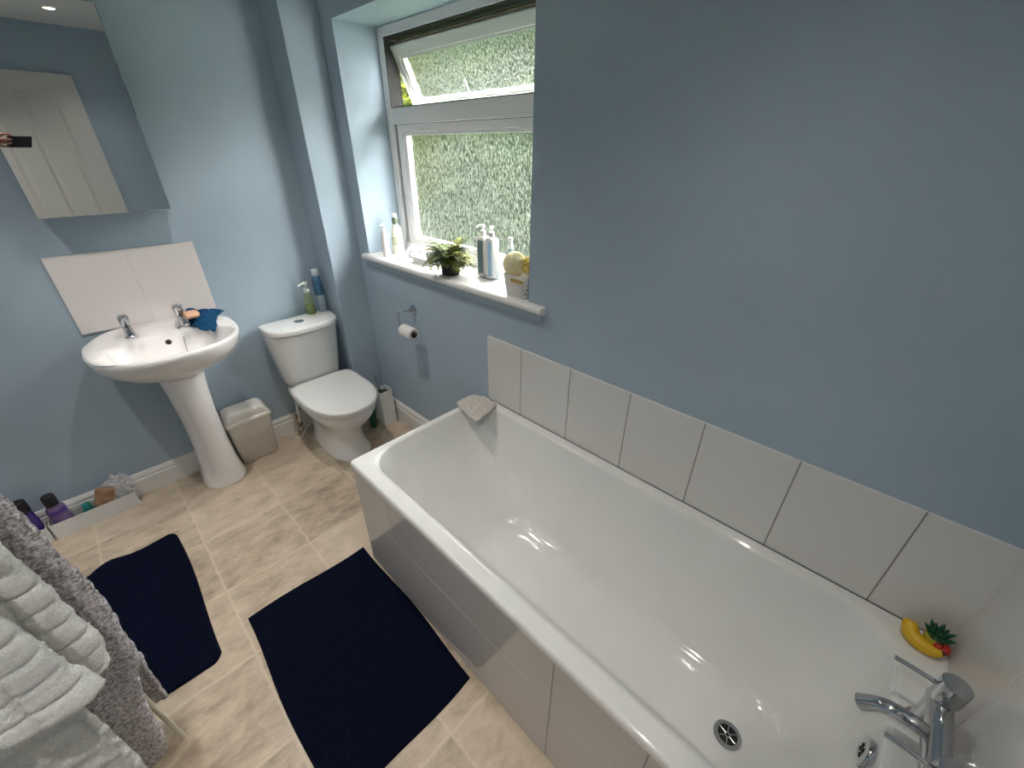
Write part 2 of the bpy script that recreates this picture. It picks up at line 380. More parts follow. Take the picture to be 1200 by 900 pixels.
def shrub():
    bm = bmesh.new(); rnd = random.Random(11)
    for k in range(1800):
        u = Vector((rnd.gauss(0, 1), rnd.gauss(0, 1), rnd.gauss(0, 1))).normalized()*rnd.uniform(.5, 1)
        p = Vector((1.0+.28*u.x, .78+.40*u.y, 1.72+.62*u.z)); s = rnd.uniform(.02, .04)
        M = Matrix.Translation(p) @ Matrix.Rotation(rnd.uniform(0, 6.28), 4, 'X') @ Matrix.Rotation(rnd.uniform(-1, 1), 4, 'Y') @ Matrix.Rotation(rnd.uniform(-1, 1), 4, 'Z')
        v = [bm.verts.new(M @ Vector(q)) for q in ((0, 0, -s), (.004, s*.6, 0), (-.003, 0, s), (.004, -s*.6, 0))]
        a = bm.faces.new((v[0], v[1], v[2])); b = bm.faces.new((v[0], v[2], v[3])); a.material_index = b.material_index = rnd.choice((0, 0, 1))
    tube([(.95, .75, -.25), (.96, .76, .8), (.95, .75, 1.5)], [.02, .016, .008], 8, bm, 2)
    return bm
sh = tag(obj('garden_shrub', shrub(), [mat('bright_leaf', (.030, .036, .004), .7, spec=.03), mat('deep_leaf', (.005, .011, .002), .7, spec=.03), mat('twig', (.06, .03, .02), .9)], smooth=False, recalc=False), 'bright leafy shrub seen through the gap of the open window', 'shrub'); sh['kind'] = 'stuff'
hb_ = mat('hedge_core', (.014, .023, .0125), .95, spec=.05, var=.5, vscale=8, bump=1, bscale=12)
hc = obj('hedge_core', bx(box(4.02, 4.5, -7, 9.2, -.2, 3.38), .9, 4.02, 8.7, 9.2, -.2, 3.3), hb_, smooth=False); hc.parent = hd  # second block: unseen side return, added to block sky past the hedge end
lw = struct(obj('ground_outside', box(.36, 9, -8, 6, -.5, -.2), mat('lawn', (.03, .06, .015), .95, spec=.05, var=.4, vscale=10), smooth=False))

# ------------------------------------------------------------------ door behind the camera, seen in the mirror
def door():
    d = struct(thing('door_1', 'white panelled door standing open, seen in the mirror', 'door', (-1.475, -2.895, .008)))
    W, HH = .79, 2.083
    bm = bmesh.new()
    px = [(.085, .312), (.420, .655)]; pz = [(.20, .90), (1.05, 1.962)]
    us = sorted({0, W, *[a for p in px for a in p]}); vz = sorted({0, HH, *[a for p in pz for a in p]})
    VV = {(u, v): bm.verts.new((u, 0, v)) for u in us for v in vz}
    for i in range(len(us)-1):
        for j in range(len(vz)-1):
            q = [VV[us[i], vz[j]], VV[us[i+1], vz[j]], VV[us[i+1], vz[j+1]], VV[us[i], vz[j+1]]]
            if (us[i], us[i+1]) in px and (vz[j], vz[j+1]) in pz:
                prev = q
                for ins, dep in ((.006, 0), (.022, -.012), (.030, -.012), (.052, -.002)):
                    n_ = [bm.verts.new((x, dep, z)) for x, z in ((us[i]+ins, vz[j]+ins), (us[i+1]-ins, vz[j]+ins), (us[i+1]-ins, vz[j+1]-ins), (us[i]+ins, vz[j+1]-ins))]
                    for k in range(4): bm.faces.new((prev[k], prev[(k+1) % 4], n_[(k+1) % 4], n_[k]))
                    prev = n_
                bm.faces.new(prev)
            else: bm.faces.new(q)
    bk = [bm.verts.new(p) for p in ((0, -.035, 0), (W, -.035, 0), (W, -.035, HH), (0, -.035, HH))]
    e = [VV[0, 0], VV[W, 0], VV[W, HH], VV[0, HH]]
    bm.faces.new(bk)
    def side(a, b, lst): bm.faces.new([*lst, b, a])
    side(bk[0], bk[1], [VV[u, 0] for u in us][::-1]); side(bk[2], bk[3], [VV[u, HH] for u in us])
    side(bk[1], bk[2], [VV[W, v] for v in vz][::-1]); side(bk[3], bk[0], [VV[0, v] for v in vz])
    obj('leaf', bm, doorm, d, smooth=False)
door()

# ------------------------------------------------------------------ ceiling downlights
def downlight(x, y, label, k=1):
    t = thing('ceiling_downlight', label, 'downlight', (x, y, H), 'recessed ceiling downlights')
    obj('bezel', lathe([(.030, -.001), (.044, -.001), (.044, -.004), (.036, -.007), (.030, -.005), (.030, -.001)], n=32, cap=False), plast, t)
    em = mat('lamp_glow', (1, .84, .66), emit=25)
    ld_ = bpy.data.lights.new('downlight_beam', 'SPOT'); ld_.energy = LAMP*k; ld_.color = (1, .945, .88); ld_.spot_size = R(112); ld_.spot_blend = 1.0; ld_.shadow_soft_size = .028
    lo = bpy.data.objects.new('downlight_beam', ld_); COL.objects.link(lo); lo.parent = t; lo.location = (0, 0, -.012)
    obj('lamp', lathe([(.001, -.0035), (.029, -.0035), (.029, -.0005), (.001, -.0005)], n=24), em, t)
downlight(-.70, -2.36, 'lit ceiling downlight over the bath, seen in the mirror')
downlight(-.62, -.80, 'lit ceiling downlight nearest the toilet and window', 1.9)
downlight(-1.50, -.82, 'lit ceiling downlight over the washbasin side of the room', 1.7)
downlight(-1.60, -2.36, 'lit ceiling downlight over the towels by the door', 2.3)

# ------------------------------------------------------------------ bath
BX0, BX1, BY0, BY1, BZ = -.7032, -.008, -2.930, -1.2323, .5566
bath = thing('bath', 'long white fitted bath with tiled front panel and chrome mixer tap', 'bath', (-.355, -2.08, 0))
BO = Vector((-.355, -2.08, 0))
def rel(bm, o=BO): bmesh.ops.translate(bm, verts=bm.verts, vec=-Vector(o)); return bm
key = [  # x0, x1, y0, y1, corner r, z
    (BX0+.001, BX1, BY0, BY1-.001, .012, .5285), (BX0, BX1, BY0, BY1, .014, .545), (BX0+.003, BX1-.001, BY0+.001, BY1-.003, .014, .554), (BX0+.008, BX1-.003, BY0+.003, BY1-.008, .016, BZ), (BX0+.0095, BX1-.004, BY0+.0045, BY1-.0095, .016, BZ),
    (-.6625, -.0330, -2.857, -1.2465, .10, BZ),    (-.658, -.036, -2.852, -1.251, .105, BZ), (-.651, -.041, -2.847, -1.257, .112, .5555), (-.645, -.046, -2.842, -1.263, .118, .551), (-.640, -.051, -2.838, -1.270, .124, .540),
    (-.628, -.078, -2.829, -1.330, .14, .44), (-.608, -.108, -2.815, -1.415, .15, .34), (-.580, -.146, -2.795, -1.51, .15, .25), (-.558, -.170, -2.780, -1.573, .14, .20),
    (-.537, -.190, -2.764, -1.618, .12, .170), (-.510, -.214, -2.742, -1.655, .10, .155), (-.480, -.242, -2.712, -1.695, .08, .1495), (-.40, -.30, -2.64, -1.78, .04, .1475)]
top = key[:6]; sm = catmull([tuple(k) for k in key[6:]], 3)
# on the tap end the front face of the shell is the deck
rings = [rrect(a, b, c, d, r, z, 10, 10) for a, b, c, d, r, z in [*top, *sm]]
tub = obj('tub', rel(loft(rings, False, True)), enamel, bath, angle=180, thick=0)
def P_front(u, v, h): return (-.6885-h, u, v)
us = [-2.93, -2.7475, -2.4985, -2.2495, -1.991, -1.49, -1.2475]
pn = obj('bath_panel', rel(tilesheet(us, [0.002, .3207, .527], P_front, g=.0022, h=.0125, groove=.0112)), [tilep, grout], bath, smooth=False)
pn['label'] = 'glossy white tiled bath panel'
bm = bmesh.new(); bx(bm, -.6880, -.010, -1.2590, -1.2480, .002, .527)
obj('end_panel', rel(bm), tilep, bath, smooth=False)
# waste and overflow
wz = .1492
t = bmesh.new()
lathe([(.0355, 0), (.037, .002), (.034, .0045), (.026, .004), (.0235, -.0005)], (-.345, -2.624, wz), 40, t)
ws = obj('waste', rel(t), chrome, bath)
obj('drain', rel(lathe([(.001, .0008), (.0235, .0008), (.0235, .0002), (.001, .0002)], (-.345, -2.624, wz), 32)), blk, ws)
gb = bmesh.new()
for k in range(6):
    a = R(60*k+12); c, s = math.cos(a), math.sin(a)
    tube([(-.345+.006*c, -2.624+.006*s, wz+.002), (-.345+.0245*c, -2.624+.0245*s, wz+.002)], .0017, 8, gb)
lathe([(.0045, -.001), (.0075, -.001), (.0075, .002), (.0045, .002), (.0045, -.001)], (-.345, -2.624, wz+.001), 20, gb)
obj('grate', rel(gb), dchrome, ws)
ov = obj('overflow', rel(lathe([(.032, -.004), (.033, .003), (.030, .008), (.018, .010), (.015, .006), (.001, .006)], (-.366, -2.829, .495), 32, axis=(0, 1, .10))), chrome, bath)
bmh = bmesh.new()
for k in range(4):
    a = R(45+90*k); blob((-.366+.010*math.cos(a), -2.8195, .496+.010*math.sin(a)), .005, .002, .005, bmh)
obj('overflow_slot', rel(bmh), blk, ov)
ch = bmesh.new(); pts = [(-.366, -2.818, .487), (-.385, -2.822, .478), (-.41, -2.826, .49), (-.42, -2.832, .53), (-.415, -2.846, .562), (-.40, -2.862, .5595)]
tube(catmull([Vector(p) for p in pts], 5), .0016, 6, ch)
obj('plug_chain', rel(ch), chrome, ov)
# two-lever bath filler: legs, cross body, levers, spout
TY, TZ = -2.885, .641
mixer = obj('mixer_tap', rel(tube([(-.252, TY, TZ), (-.458, TY, TZ)], .0205, 28)), chrome, bath)
for x in (-.268, -.448):
    obj('pillar', rel(lathe([(.027, .0005), (.027, .005), (.021, .008), (.0205, .012), (.0205, .104)], (x, TY, BZ), 32)), chrome, mixer)
    obj('valve_cap', rel(lathe([(.0225, .1045), (.0238, .106), (.0238, .150), (.0225, .1525), (.001, .153)], (x, TY, BZ), 32)), chrome, mixer)
    obj('lever', rel(tube([(x, TY+.021, BZ+.130), (x, TY+.089, BZ+.134)], .0048, 14)), chrome, mixer)
spt = catmull([Vector(p) for p in [(-.350, TY+.012, TZ-.002), (-.350, TY+.045, TZ+.003), (-.350, TY+.080, TZ-.003), (-.350, TY+.108, TZ-.034)]], 6)
obj('spout', rel(tube(spt, [.0145]*(len(spt)-5)+[.0146, .0149, .0153, .0157, .016], 24)), chrome, mixer)

# tile row over the bath, on the window wall and on the end wall
T0 = -1.4911; TW = .2544
us = [YE+.0005] + [T0-k*TW for k in range(5, -1, -1)] + [-1.2835]
wt = tag(obj('tile_splashback', tilesheet(us, [BZ+.001, .884], lambda u, v, h: (-h-.0003, u, v), g=.003, h=.0075, groove=.0058), [tilem, grout], smooth=False), 'row of large white tiles on the window wall above the bath', 'tiles')
us = [-.72, -.5216, -.2672, -.0080]
tag(obj('tile_splashback', tilesheet(us, [BZ+.001, .884], lambda u, v, h: (u, YE+h, v), g=.003, h=.0075, groove=.0058), [tilem, groutw], smooth=False), 'row of white tiles on the end wall behind the bath taps', 'tiles')

# ------------------------------------------------------------------ washbasin on its pedestal
BC = Vector((-1.002, 0, 0))
basin = thing('washbasin', 'white pedestal washbasin with two chrome pillar taps', 'washbasin', BC)
def br(z, hx, yf, yb, pf=2.4, pb=3.2, yc=-.2): return ring(0, yc, z, hx, yc-yf, yb-yc, pf, pb, 72)
RZ = .862
rr = [br(.655, .092, -.255, -.06, 2.2, 2.2, -.16), br(.672, .115, -.285, -.05, 2.2, 2.3, -.165), br(.70, .165, -.345, -.03, 2.2, 2.4, -.18), br(.735, .215, -.405, -.014, 2.2, 2.7), br(.775, .254, -.457, -.006, 2.25, 3), br(.81, .274, -.485, -.003), br(.838, .2805, -.494, -.002), br(.852, .2815, -.495, -.002), br(.860, .2775, -.491, -.004), br(RZ, .272, -.4855, -.008)]
# inner bowl: oval, leaving a tap ledge at the back
for q in rr[6:]:
    for p in q: p.z += .020*max(0, min(1, (p.y+.075)/.06))**1.5
def bi(z, hx, yf, yb, p=2.2): return ring(0, (yf+yb)/2, z, hx, (yb-yf)/2, None, p, 2.3, 72)
rr += [bi(RZ, .262, -.477, -.155), bi(RZ-.003, .254, -.470, -.162), bi(RZ-.012, .246, -.463, -.170), bi(RZ-.035, .236, -.452, -.180), bi(.79, .212, -.43, -.195), bi(.755, .170, -.395, -.215), bi(.735, .11, -.35, -.245), bi(.728, .05, -.315, -.275), bi(.727, .02, -.305, -.285)]
obj('basin', loft(rr), basinm, basin, angle=70)
pr_ = [ring(0, -.15, z, hx, yc_, .12, 2.4, 4, 40) for z, hx, yc_ in ((.001, .100, .118), (.012, .101, .119), (.05, .093, .112), (.12, .084, .104), (.25, .077, .098), (.42, .077, .098), (.56, .084, .104), (.655, .094, .112), (.675, .098, .114))]
obj('pedestal', loft(pr_), basinm, basin, angle=70)
obj('overflow_hole', lathe([(.001, .001), (.011, .001), (.012, -.002), (.001, -.002)], (.006, -.1835, .822), 20, axis=(0, -1, .25)), blk, basin)
def pillar_tap(x):
    b = lathe([(.024, 0), (.024, .005), (.0185, .010), (.0175, .072), (.0195, .077), (.0195, .098), (.001, .100)], (x, -.125, RZ-.001), 24)
    tp = obj('pillar_tap', b, chrome, basin)
    obj('spout', tube([(x, -.128, RZ+.050), (x, -.175, RZ+.047), (x, -.205, RZ+.040), (x, -.215, RZ+.028)], [.014, .0135, .0125, .012], 18), chrome, tp)
    bl = box(x-.0145, x+.0145, -.190, -.112, RZ+.099, RZ+.109)
    bmesh.ops.rotate(bl, verts=bl.verts, cent=(x, -.125, RZ+.10), matrix=Matrix.Rotation(R(-9), 3, 'X'))
    obj('lever', bl, chrome, tp, bevel=.003)
    return tp
pillar_tap(-.105); tpr = pillar_tap(.092)
chn = bmesh.new(); tube(catmull([Vector(p) for p in [(.066, -.15, RZ+.002), (.066, -.163, RZ-.004), (.065, -.185, .825), (.05, -.24, .76), (.03, -.29, .732)]], 6), .0014, 6, chn)
lathe([(.008, 0), (.008, .004), (.003, .007)], (.066, -.145, RZ), 14, chn)
obj('plug_chain', chn, dchrome, basin)
us = [-1.257, -.9985, -.740]
tag(obj('tile_splashback', tilesheet(us, [.882, 1.2145], lambda u, v, h: (u, -h, v), g=.003, h=.008, groove=.006), [tilebs, groutw], smooth=False), 'pair of pinkish white tiles on the wall behind the washbasin', 'tiles')

# blue flannel and soap on the basin's right ledge
def flannel(u, v):
    A, B, C_, D_ = (Vector(q) for q in ((-.872, -.034, .906), (-.735, -.088, .884), (-.830, -.288, .852), (-.902, -.165, .874)))
    p = A.lerp(B, u).lerp(D_.lerp(C_, u), v)
    e = math.sin(math.pi*u)*math.sin(math.pi*v)
    z = p.z + .020*e + .011*math.sin(11*u+4*v+1.3*math.sin(8*v))*(.35+e) + .012*N3(u*4, v*4, 3) + .003*N3(u*36, v*36, 1)
    return (p.x + .010*math.sin(7*v+2), p.y + .010*math.sin(8*u)*(v > .02), max(z, RZ+.006 if p.y > -.16 else .84))
tag(obj('face_flannel', grid(60, 70, flannel), bluet, thick=.006, angle=180), 'crumpled dark blue flannel on the washbasin behind the right tap', 'flannel')
sb = loft([rrect(-.032+i_, .032-i_, -.021+i_, .021-i_, .012, z, 5, 2) for z, i_ in ((0, .006), (.004, .001), (.011, 0), (.018, .002), (.022, .008))])
so = tag(obj('soap_bar', sb, mat('peach_soap', (.78, .46, .30), .5)), 'peach soap bar lying on the blue flannel', 'soap')
so.location = (-.872, -.150, RZ+.046); so.rotation_euler = (R(30), R(6), R(18))

# ------------------------------------------------------------------ mirror cabinet
mc = thing('mirror_cabinet', 'frameless mirrored cabinet hung on the blue wall above the washbasin', 'mirror', (-.997, 0, 1.37))
obj('cabinet_body', box(-.206, .206, -.104, -.001, .002, .680), mat('cabinet_grey', (.45, .45, .45), .5), mc, smooth=False)
obj('mirror_door', box(-.209, .207, -.121, -.1045, 0, .682), mirr, mc, smooth=False, bevel=.0025)

# ------------------------------------------------------------------ toilet
TO = Vector((-.397, 0, 0))
wc = thing('toilet', 'white close-coupled toilet with its lid down', 'toilet', TO)
def tr_(z, hx, yf, yb, yc, pf=2.2, pb=4): return ring(0, yc, z, hx, yc-yf, yb-yc, pf, pb, 64)
pan = [tr_(.001, .118, -.575, -.12, -.36, 2.6, 4), tr_(.018, .121, -.578, -.117, -.36, 2.6, 4), tr_(.032, .114, -.570, -.12, -.36, 2.5, 4), tr_(.09, .100, -.548, -.12, -.36), tr_(.16, .098, -.552, -.10, -.36), tr_(.215, .112, -.585, -.09, -.37), tr_(.26, .140, -.632, -.08, -.38), tr_(.30, .163, -.668, -.07, -.39), tr_(.335, .176, -.688, -.062, -.40), tr_(.368, .180, -.694, -.06, -.40), tr_(.378, .176, -.690, -.062, -.40)]
obj('pan', loft(pan), ceram, wc, angle=70)
def cr(z, hx, yf, yb, yc): return ring(0, yc, z, hx, yc-yf, yb-yc, 2.9, 9, 72)
obj('cistern', loft([cr(.378, .148, -.180, -.05, -.11), cr(.392, .157, -.192, -.048, -.11), cr(.42, .162, -.198, -.047, -.11), cr(.55, .176, -.220, -.045, -.11), cr(.66, .187, -.240, -.043, -.11), cr(.711, .192, -.248, -.042, -.11), cr(.713, .186, -.242, -.046, -.11), cr(.718, .184, -.240, -.048, -.11)]), ceram, wc, angle=70)
obj('cistern_lid', loft([cr(.7185, .193, -.252, -.042, -.11), cr(.7195, .197, -.258, -.040, -.11), cr(.740, .199, -.261, -.040, -.11), cr(.750, .196, -.256, -.042, -.11), cr(.753, .184, -.243, -.052, -.11)]), ceram, wc, angle=70)
fb = obj('flush_button', lathe([(.026, .752), (.027, .756), (.023, .758), (.0225, .7565), (.001, .7575)], (-.01, -.148, 0), 28), chrome, wc)
def sr(z, hx, yf, yb): return ring(0, -.42, z, hx, -.42-yf, yb+.42, 2.35, 7, 72)
obj('seat', loft([sr(.3795, .178, -.694, -.222), sr(.381, .183, -.700, -.220), sr(.394, .185, -.702, -.219), sr(.3965, .182, -.698, -.221)]), plast, wc, angle=60)
obj('seat_lid', loft([sr(.3975, .184, -.701, -.214), sr(.3985, .188, -.706, -.212), sr(.409, .189, -.707, -.212), sr(.4155, .183, -.699, -.216), sr(.418, .165, -.67, -.235)]), plast, wc, angle=60)
for x in (-.085, .085): obj('hinge', tube([(x-.02, -.212, .392), (x+.02, -.212, .392)], .010, 16), plast, wc)

# pipework left of the pan
vp = thing('water_valve', 'brass and white water pipe with valve behind the toilet', 'pipe', (-.53, -.06, 0))
obj('pipe', tube(catmull([Vector(p) for p in [(.0, .02, .001), (.0, .0, .10), (.01, .0, .2), (.03, .02, .32)]], 5), .008, 12), plast, vp)
obj('valve', lathe([(.013, .05), (.013, .075), (.010, .08), (.010, .11), (.014, .115), (.014, .135)], (0, .006, 0), 16), mat('brass', (.45, .26, .10), .35, metal=1), vp)
tag(obj('white_cable', tube(catmull([Vector(p) for p in [(-.50, -.09, .06), (-.555, -.11, .006), (-.585, -.085, .006), (-.58, -.04, .02), (-.55, -.03, .10)]], 6), .0035, 8), plast), 'loop of white cable on the floor behind the toilet', 'cable')

# ------------------------------------------------------------------ bottles on the cistern
def bottle(name, label, cat, loc, prof, m, parts=(), group=None, sy=1, rot=0, n=28, lab=None):
    t = thing(name, label, cat, loc, group, (0, 0, rot))
    obj('body', lathe(prof, n=n, sy=sy), m, t, angle=50)
    for nm, bm, mm in parts: obj(nm, bm, mm, t, angle=50)
    return t
def pump(z, nz=.035, r=.006, reach=.04, collar=.014, ch=.016, ang=0, head=.010):
    """collar, stem and angled spout of a pump top standing on a neck at height z"""
    bm = lathe([(collar, z), (collar, z+ch), (collar*.55, z+ch+.003), (r*.7, z+ch+.004), (r*.7, z+ch+nz), (head, z+ch+nz+.001), (head, z+ch+nz+.010), (head*.6, z+ch+nz+.013)], n=20)
    c, s = math.cos(ang), math.sin(ang); zz = z+ch+nz+.007
    tube([(0, 0, zz), (reach*.6*c, reach*.6*s, zz), (reach*c, reach*s, zz-.006)], [.0055, .005, .0038], 10, bm)
    return bm
greeng = clear_mat('green_clear_plastic', (.62, .70, .48), .80)
bottle('soap_pump', 'clear green pump soap bottle on the toilet cistern', 'soap dispenser', (TO.x+.098, -.068, .7535),
       [(.021, 0), (.028, .004), (.029, .03), (.027, .08), (.021, .112), (.014, .122), (.012, .128)], greeng,
       [('liquid', lathe([(.018, .003), (.0235, .006), (.0245, .03), (.023, .055)], n=24), clear_mat('green_soap', (.42, .50, .14), .55)),
        ('pump', pump(.127, .030, .006, .052, .016, .018, R(205), .012), mat('frosted_pump', (.62, .68, .62), .4))])
bottle('mouthwash_bottle', 'clear bottle with a blue sleeve and white cap at the cistern corner', 'bottle', (TO.x+.168, -.068, .7535),
       [(.021, 0), (.025, .004), (.025, .09), (.023, .10)], clear_mat('blue_clear', (.55, .66, .72), .5),
       [('sleeve', lathe([(.0225, .101), (.0255, .104), (.0255, .178), (.022, .203), (.017, .212)], n=24), mat('blue_sleeve', (.05, .14, .26), .4)),
        ('cap', lathe([(.0165, .2125), (.0190, .216), (.0190, .244), (.016, .248), (.001, .2485)], n=24), mat('pale_cap', (.62, .68, .72), .4))])

# ------------------------------------------------------------------ pedal-less bin between basin and toilet
bn = thing('bathroom_bin', 'cream plastic bin with a lid between the washbasin and toilet', 'bin', (-.802, -.088, 0))
def rb(hx, hy, z, r=.02, oy=0): return rrect(-hx, hx, -hy+oy, hy+oy, r, z, 5, 4)
obj('bin_body', loft([rb(.090, .052, .001), rb(.094, .056, .006), rb(.108, .064, .20), rb(.114, .068, .270), rb(.108, .062, .272), rb(.10, .055, .10)], True, True), binm, bn, angle=50)
lidb = loft([rb(.117, .072, .264), rb(.1195, .0745, .267), rb(.1195, .0745, .281), rb(.117, .072, .286), rb(.108, .064, .290), rb(.106, .063, .318, .024, .0), rb(.101, .058, .331, .026, .0), rb(.092, .050, .338, .024, .0), rb(.09, .047, .340, .022, 0)])
binl = mat('cream_lid_plastic', (.74, .70, .65), .35)
ld = obj('bin_lid', lidb, binl, bn, angle=50)
obj('lid_flap', loft([rb(.080, .040, .3402, .015), rb(.079, .039, .3425, .015), rb(.07, .03, .3432, .012)]), binl, ld, angle=50)

# toilet brush in its square holder
tbh = thing('toilet_brush', 'square white toilet brush holder with a dark brush by the toilet', 'toilet brush', (-.077, -.345, 0))
bm = loft([rrect(-.046, .046, -.046, .046, .006, .001, 3, 2), rrect(-.043, .043, -.043, .043, .006, .250, 3, 2), rrect(-.038, .038, -.038, .038, .005, .250, 3, 2), rrect(-.038, .038, -.038, .038, .005, .04, 3, 2)])
obj('holder', bm, ceram, tbh, angle=40)
obj('brush_head', lathe([(.012, .10), (.033, .12), (.036, .20), (.034, .232), (.010, .238)], n=20), mat('dark_bristle', (.03, .035, .035), .9, bump=1, bscale=120), tbh)
obj('handle', tube([(-.012, .01, .236), (-.022, .018, .30), (-.026, .022, .345)], [.006, .006, .0075], 12), dchrome, tbh)
bottle('cleaner_bottle', 'dark green cleaner bottle on the floor between toilet and brush holder', 'bottle', (-.165, -.325, .001),
       [(.028, 0), (.032, .004), (.032, .13), (.026, .16), (.013, .178), (.012, .19)], mat('dark_green_plastic', (.012, .10, .06), .3),
       [('cap', lathe([(.014, .188), (.014, .215), (.010, .22)], n=18), mat('green_cap', (.02, .16, .10), .4))], sy=.7, rot=R(40))

# toilet roll holder and roll
rh = thing('toilet_roll_holder', 'chrome toilet roll holder on the wall below the window sill', 'roll holder', (0, -.702, .860))
obj('rose', lathe([(.026, 0), (.026, .006), (.020, .012), (.011, .016), (.011, .026)], axis=(-1, 0, 0), n=28), chrome, rh)
obj('arm', tube(catmull([Vector(p) for p in [(-.022, 0, 0), (-.058, .004, 0), (-.068, .030, 0), (-.069, .046, -.004), (-.069, .048, -.03), (-.069, .048, -.078), (-.069, .040, -.088), (-.069, .02, -.089), (-.069, -.112, -.089)]], 5), .0042, 12), chrome, rh)
rl = bmesh.new()
pf_ = [(.0185, 0), (.031, .0005), (.0325, .003), (.0325, .100), (.031, .1025), (.0185, .103)]
n_ = 32; rings = [[Vector((r*math.cos(6.28318*i/n_), z, r*math.sin(6.28318*i/n_))) for i in range(n_)] for r, z in pf_+[pf_[0]]]
roll_ = thing('toilet_roll', 'nearly used white toilet roll on the chrome holder', 'toilet roll', (-.069, -.788, .7595))
obj('paper', loft(rings, False, False), mat('tissue', (.80, .78, .75), .9, bump=.3, bscale=60), roll_, angle=50)
obj('cardboard_core', loft([[Vector((.0183*math.cos(6.28318*i/n_), z, .0183*math.sin(6.28318*i/n_))) for i in range(n_)] for z in (.0005, .1025)], False, False), mat('brown_card', (.16, .10, .07), .9), roll_, thick=.001)

# ------------------------------------------------------------------ on the window sill
SZ = 1.0928
wb = mat('white_bottle', (.84, .82, .80), .35); clear = clear_mat('clear_plastic', (.92, .95, .95), .8)
bottle('slim_pump_bottle', 'slim white pump bottle at the left end of the window sill', 'bottle', (.030, -.452, SZ),
       [(.017, 0), (.0195, .003), (.0195, .10), (.017, .118), (.010, .124)], wb,
       [('pump', pump(.123, .018, .005, .026, .0115, .018, R(200), .008), plast)])
bottle('lotion_bottle', 'cream lotion bottle with grey-green collar in the window corner', 'bottle', (.125, -.420, SZ),
       [(.026, 0), (.031, .004), (.032, .05), (.031, .10), (.025, .135), (.014, .150), (.0125, .156)], mat('cream_plastic', (.80, .77, .66), .35),
       [('collar', lathe([(.0165, .155), (.0165, .185), (.0125, .189)], n=20), mat('grey_green_collar', (.14, .19, .13), .4)),
        ('pump_top', lathe([(.012, .1895), (.013, .193), (.013, .206), (.006, .21)], n=18), plast),
        ('label', grid(12, 6, lambda u, v: (.0324*math.cos(R(195+70*u)), .0324*.72*math.sin(R(195+70*u)), .045+.045*v)), mat('sage_label', (.48, .50, .34), .5)),
        ], sy=.72, rot=R(-20))
tray = thing('clear_jar', 'small clear glass jar beside the white soap dish', 'jar', (.125, -.560, SZ))
obj('body', lathe([(.024, 0), (.027, .002), (.027, .034), (.0245, .034), (.0245, .005), (.001, .004)], n=28), clear, tray)
obj('contents', lathe([(.02, .0055), (.0235, .006), (.0235, .02), (.02, .022), (.001, .022)], n=24), mat('jar_contents', (.55, .53, .50), .6, var=.5, vscale=90), tray)
obj('lid', lathe([(.028, .0345), (.0285, .037), (.0285, .048), (.026, .051), (.001, .0515)], n=28), clear, tray)
dish = tag(obj('soap_dish', loft([rrect(-.040, .040, -.076, .076, .014, 0, 5, 3), rrect(-.043, .043, -.080, .080, .015, .022, 5, 3), rrect(-.048, .048, -.086, .086, .016, .030, 5, 3), rrect(-.043, .043, -.081, .081, .014, .030, 5, 3), rrect(-.038, .038, -.074, .074, .012, .007, 5, 3)]), ceram, angle=40), 'shallow white soap dish on the sill left of the potted fern', 'soap dish')
dish.location = (.100, -.722, SZ); 
so2 = tag(obj('soap_bar', loft([rrect(-.026+i_, .026-i_, -.018+i_, .018-i_, .012, z, 5, 2) for z, i_ in ((0, .005), (.004, .001), (.013, 0), (.019, .003), (.021, .009))]), mat('pale_green_soap', (.58, .66, .52), .45)), 'pale green soap bar in the white soap dish', 'soap')
so2.location = (.100, -.680, SZ+.0078); so2.rotation_euler = (0, 0, R(30))
so3 = tag(obj('nail_brush', loft([rrect(-.013+i_, .013-i_, -.030+i_, .030-i_, .009, z, 4, 2) for z, i_ in ((0, .002), (.003, 0), (.018, 0), (.024, .004))]), mat('black_brush', (.018, .018, .02), .5)), 'black nail brush leaning in the white soap dish', 'nail brush')
so3.location = (.098, -.748, SZ+.0240); so3.rotation_euler = (R(28), R(10), R(-25))
